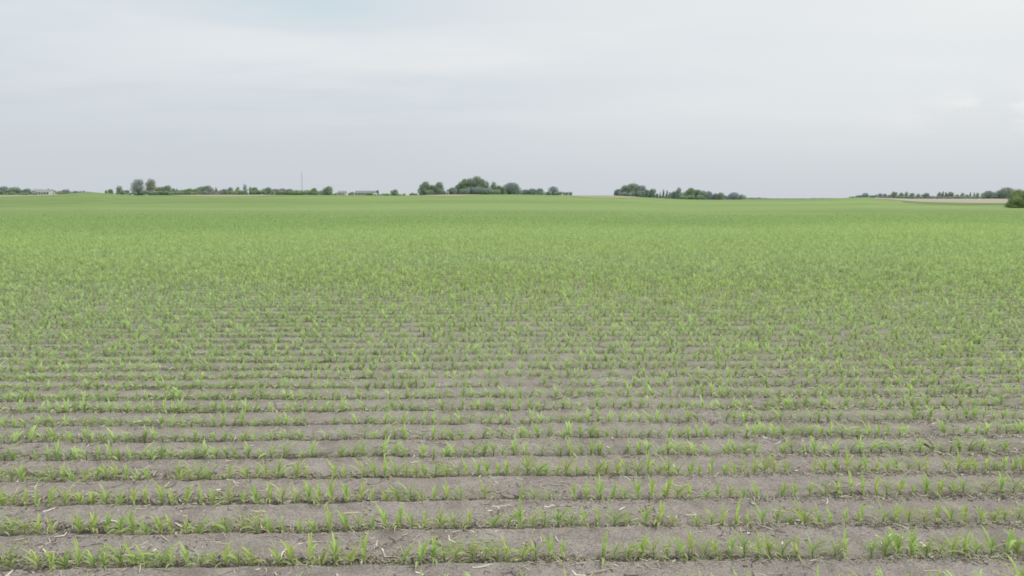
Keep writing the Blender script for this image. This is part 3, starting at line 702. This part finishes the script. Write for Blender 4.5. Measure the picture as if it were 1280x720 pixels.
# far-off wood line near the horizon, one hazy mass
VV, QQ, CC, b = [], [], [], 0
r = np.random.default_rng(60)
for px in np.arange(922, 1075, 1.3):
    Y = 2600 + 300 * r.random(); uu = (px - 640) / F / cp; X = uu * Y
    hh = (1.5 if px < 946 else .9 if px < 954 else .35 + .5 * r.random() * (px > 1010)) / F * Y * r.uniform(.8, 1.15) + 3.4
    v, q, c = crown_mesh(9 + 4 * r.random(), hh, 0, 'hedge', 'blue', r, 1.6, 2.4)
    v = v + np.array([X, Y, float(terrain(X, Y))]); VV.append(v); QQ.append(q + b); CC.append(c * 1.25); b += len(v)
link('far_wood', np_mesh('far_wood', np.vstack(VV), np.vstack(QQ), [M['foliage']], np.vstack(CC)), label='faint blue wood line along the lowest stretch of horizon', cat='wood', kind='stuff')

# ------------------------------------------------------------------ buildings and mast
def house(name, px0, px1, yridge, yeave, Y, label, cat, depth, wallm, roofm, nwin, gx=0.0, rz=0.0, door=True, sink=0.0, chimney=False):
    uu = ((px0 + px1) / 2 - 640) / F / cp; X = uu * Y; zg = float(terrain(X, Y)) - sink
    Wd = (px1 - px0) / F * Y; zr = at(px0, yridge, Y)[2] - zg; ze = at(px0, yeave, Y)[2] - zg
    e = thing(name, (X, Y, zg), label, cat, rz=rz)
    hw, hd = Wd / 2, depth / 2
    mb = MB(); mb.box(-hw, hw, -hd, hd, -.5, ze)
    mb.poly([(-hw, -hd, ze), (-hw, hd, ze), (-hw, 0, zr - .15)][::-1]); mb.poly([(hw, -hd, ze), (hw, hd, ze), (hw, 0, zr - .15)])
    mb.build('wall', wallm, e)
    ov = .35; rb = MB(); th = .18
    for s in (-1, 1):
        y0 = s * (hd + ov); z0 = ze - ov * (zr - ze) / hd
        A = [(-hw - ov, y0, z0), (hw + ov, y0, z0), (hw + ov, 0, zr), (-hw - ov, 0, zr)]
        B = [(x, y_, z_ + th) for x, y_, z_ in A]
        rb.poly(A if s > 0 else A[::-1]); rb.poly(B[::-1] if s > 0 else B)
        for k in range(4):
            k2 = (k + 1) % 4; rb.poly([A[k], A[k2], B[k2], B[k]])
    rf = rb.build('roof', roofm, e)
    if chimney:
        c = MB(); c.box(hw * .4, hw * .4 + .7, -.35, .35, zr - .6, zr + .9); c.build('chimney', M['door'], rf)
    wh = min(1.3, ze * .45)
    for k in range(nwin):
        xc = -hw + Wd * (k + .5) / nwin
        if door and k == nwin // 2:
            d = MB(); d.box(xc - .5, xc + .5, -hd - .06, -hd + .02, 0, min(2.1, ze * .85)); d.build('door', M['door'], e); continue
        f = MB(); f.box(xc - .62, xc + .62, -hd - .05, -hd + .02, ze * .4 - .06, ze * .4 + wh + .06); fo = f.build('window', M['white'], e)
        p = MB(); p.box(xc - .52, xc + .52, -hd - .07, -hd - .04, ze * .4, ze * .4 + wh); p.build('pane', M['glass'], fo)
    return e
house('farmhouse', 59.5, 75.5, 237.0, 240.2, 610, 'white farmhouse with broad grey roof at left among trees', 'house', 9, M['white'], M['roof'], 5, chimney=True)
house('barn', 54, 63, 236.6, 238.8, 640, 'low grey-roofed outbuilding behind left end of the white farmhouse', 'barn', 8, M['cream'], M['roof'], 2)
house('farmhouse', 448.5, 473, 238.6, 241.2, 650, 'long low house with slate grey roof right of the mast', 'house', 10, M['cream'], M['roofd'], 7)
house('shed', 427, 436, 238.6, 240.9, 720, 'small grey-roofed shed between the mast and the long house', 'shed', 7, M['cream'], M['roof'], 2)
house('shed', 469.8, 474.6, 242.0, 242.6, 600, 'tiny white shed in front of right end of the long house', 'shed', 2.4, M['white'], M['white'], 1, sink=.0)
house('shed', 423.6, 426.6, 240.4, 241, 730, 'white hut left of the small grey-roofed shed', 'hut', 3, M['white'], M['white'], 1)
house('shed', 513.8, 516.6, 241.2, 242, 640, 'small white hut left of the dense tree pair', 'hut', 2.5, M['white'], M['white'], 1)
# posts at the left foot of the big clump
for px, top, m_, lab, wd in ((560.4, 237, 'post', 'dark upright post at left foot of the big central clump', .35), (561.9, 239.5, 'white', 'white upright post beside the dark one at the big clump', .3)):
    Y = 520; uu = (px - 640) / F / cp; X = uu * Y; zg = float(terrain(X, Y)); hh = at(px, top, Y)[2] - zg
    e = thing('post', (X, Y, zg), lab, 'post')
    mb = MB(); mb.tube([(0, 0, -.3), (0, 0, hh)], [wd, wd * .8], 8); mb.build('shaft', M[m_], e)
    mb = MB(); mb.tube([(0, 0, hh), (0, 0, hh + .12)], [wd * .95, wd * .5], 8); mb.build('cap', M[m_], e)
# lattice mast
Y = 1150; uu = (382.6 - 640) / F / cp; X = uu * Y; zg = float(terrain(X, Y)); hh = at(382.6, 216, Y)[2] - zg
e = thing('radio_mast', (X, Y, zg), 'slim grey lattice mast rising above the low treeline', 'mast')
legs = []
for k in range(3):
    a = 6.283 * k / 3 + .3; lx, ly = .78 * math.cos(a), .78 * math.sin(a); legs.append((lx, ly))
    mb = MB(); mb.tube([(lx, ly, 0), (lx * .9, ly * .9, hh)], .17, 6); mb.build('leg', M['steel'], e)
mb = MB(); nz = int(hh / 1.6)
for k in range(nz):
    z0, z1 = hh * k / nz, hh * (k + 1) / nz
    for j in range(3):
        a, b_ = legs[j], legs[(j + 1) % 3]
        if (k + j) % 2: a, b_ = b_, a
        mb.tube([(a[0] * .95, a[1] * .95, z0), (b_[0] * .95, b_[1] * .95, z1)], .08, 4)
mb.build('bracing', M['steel'], e)
mb = MB(); mb.tube([(0, 0, hh - .5), (0, 0, hh + 2.2)], [.1, .05], 6); mb.build('antenna', M['steel'], e)
print('faces', sum(len(m.polygons) for m in bpy.data.meshes))
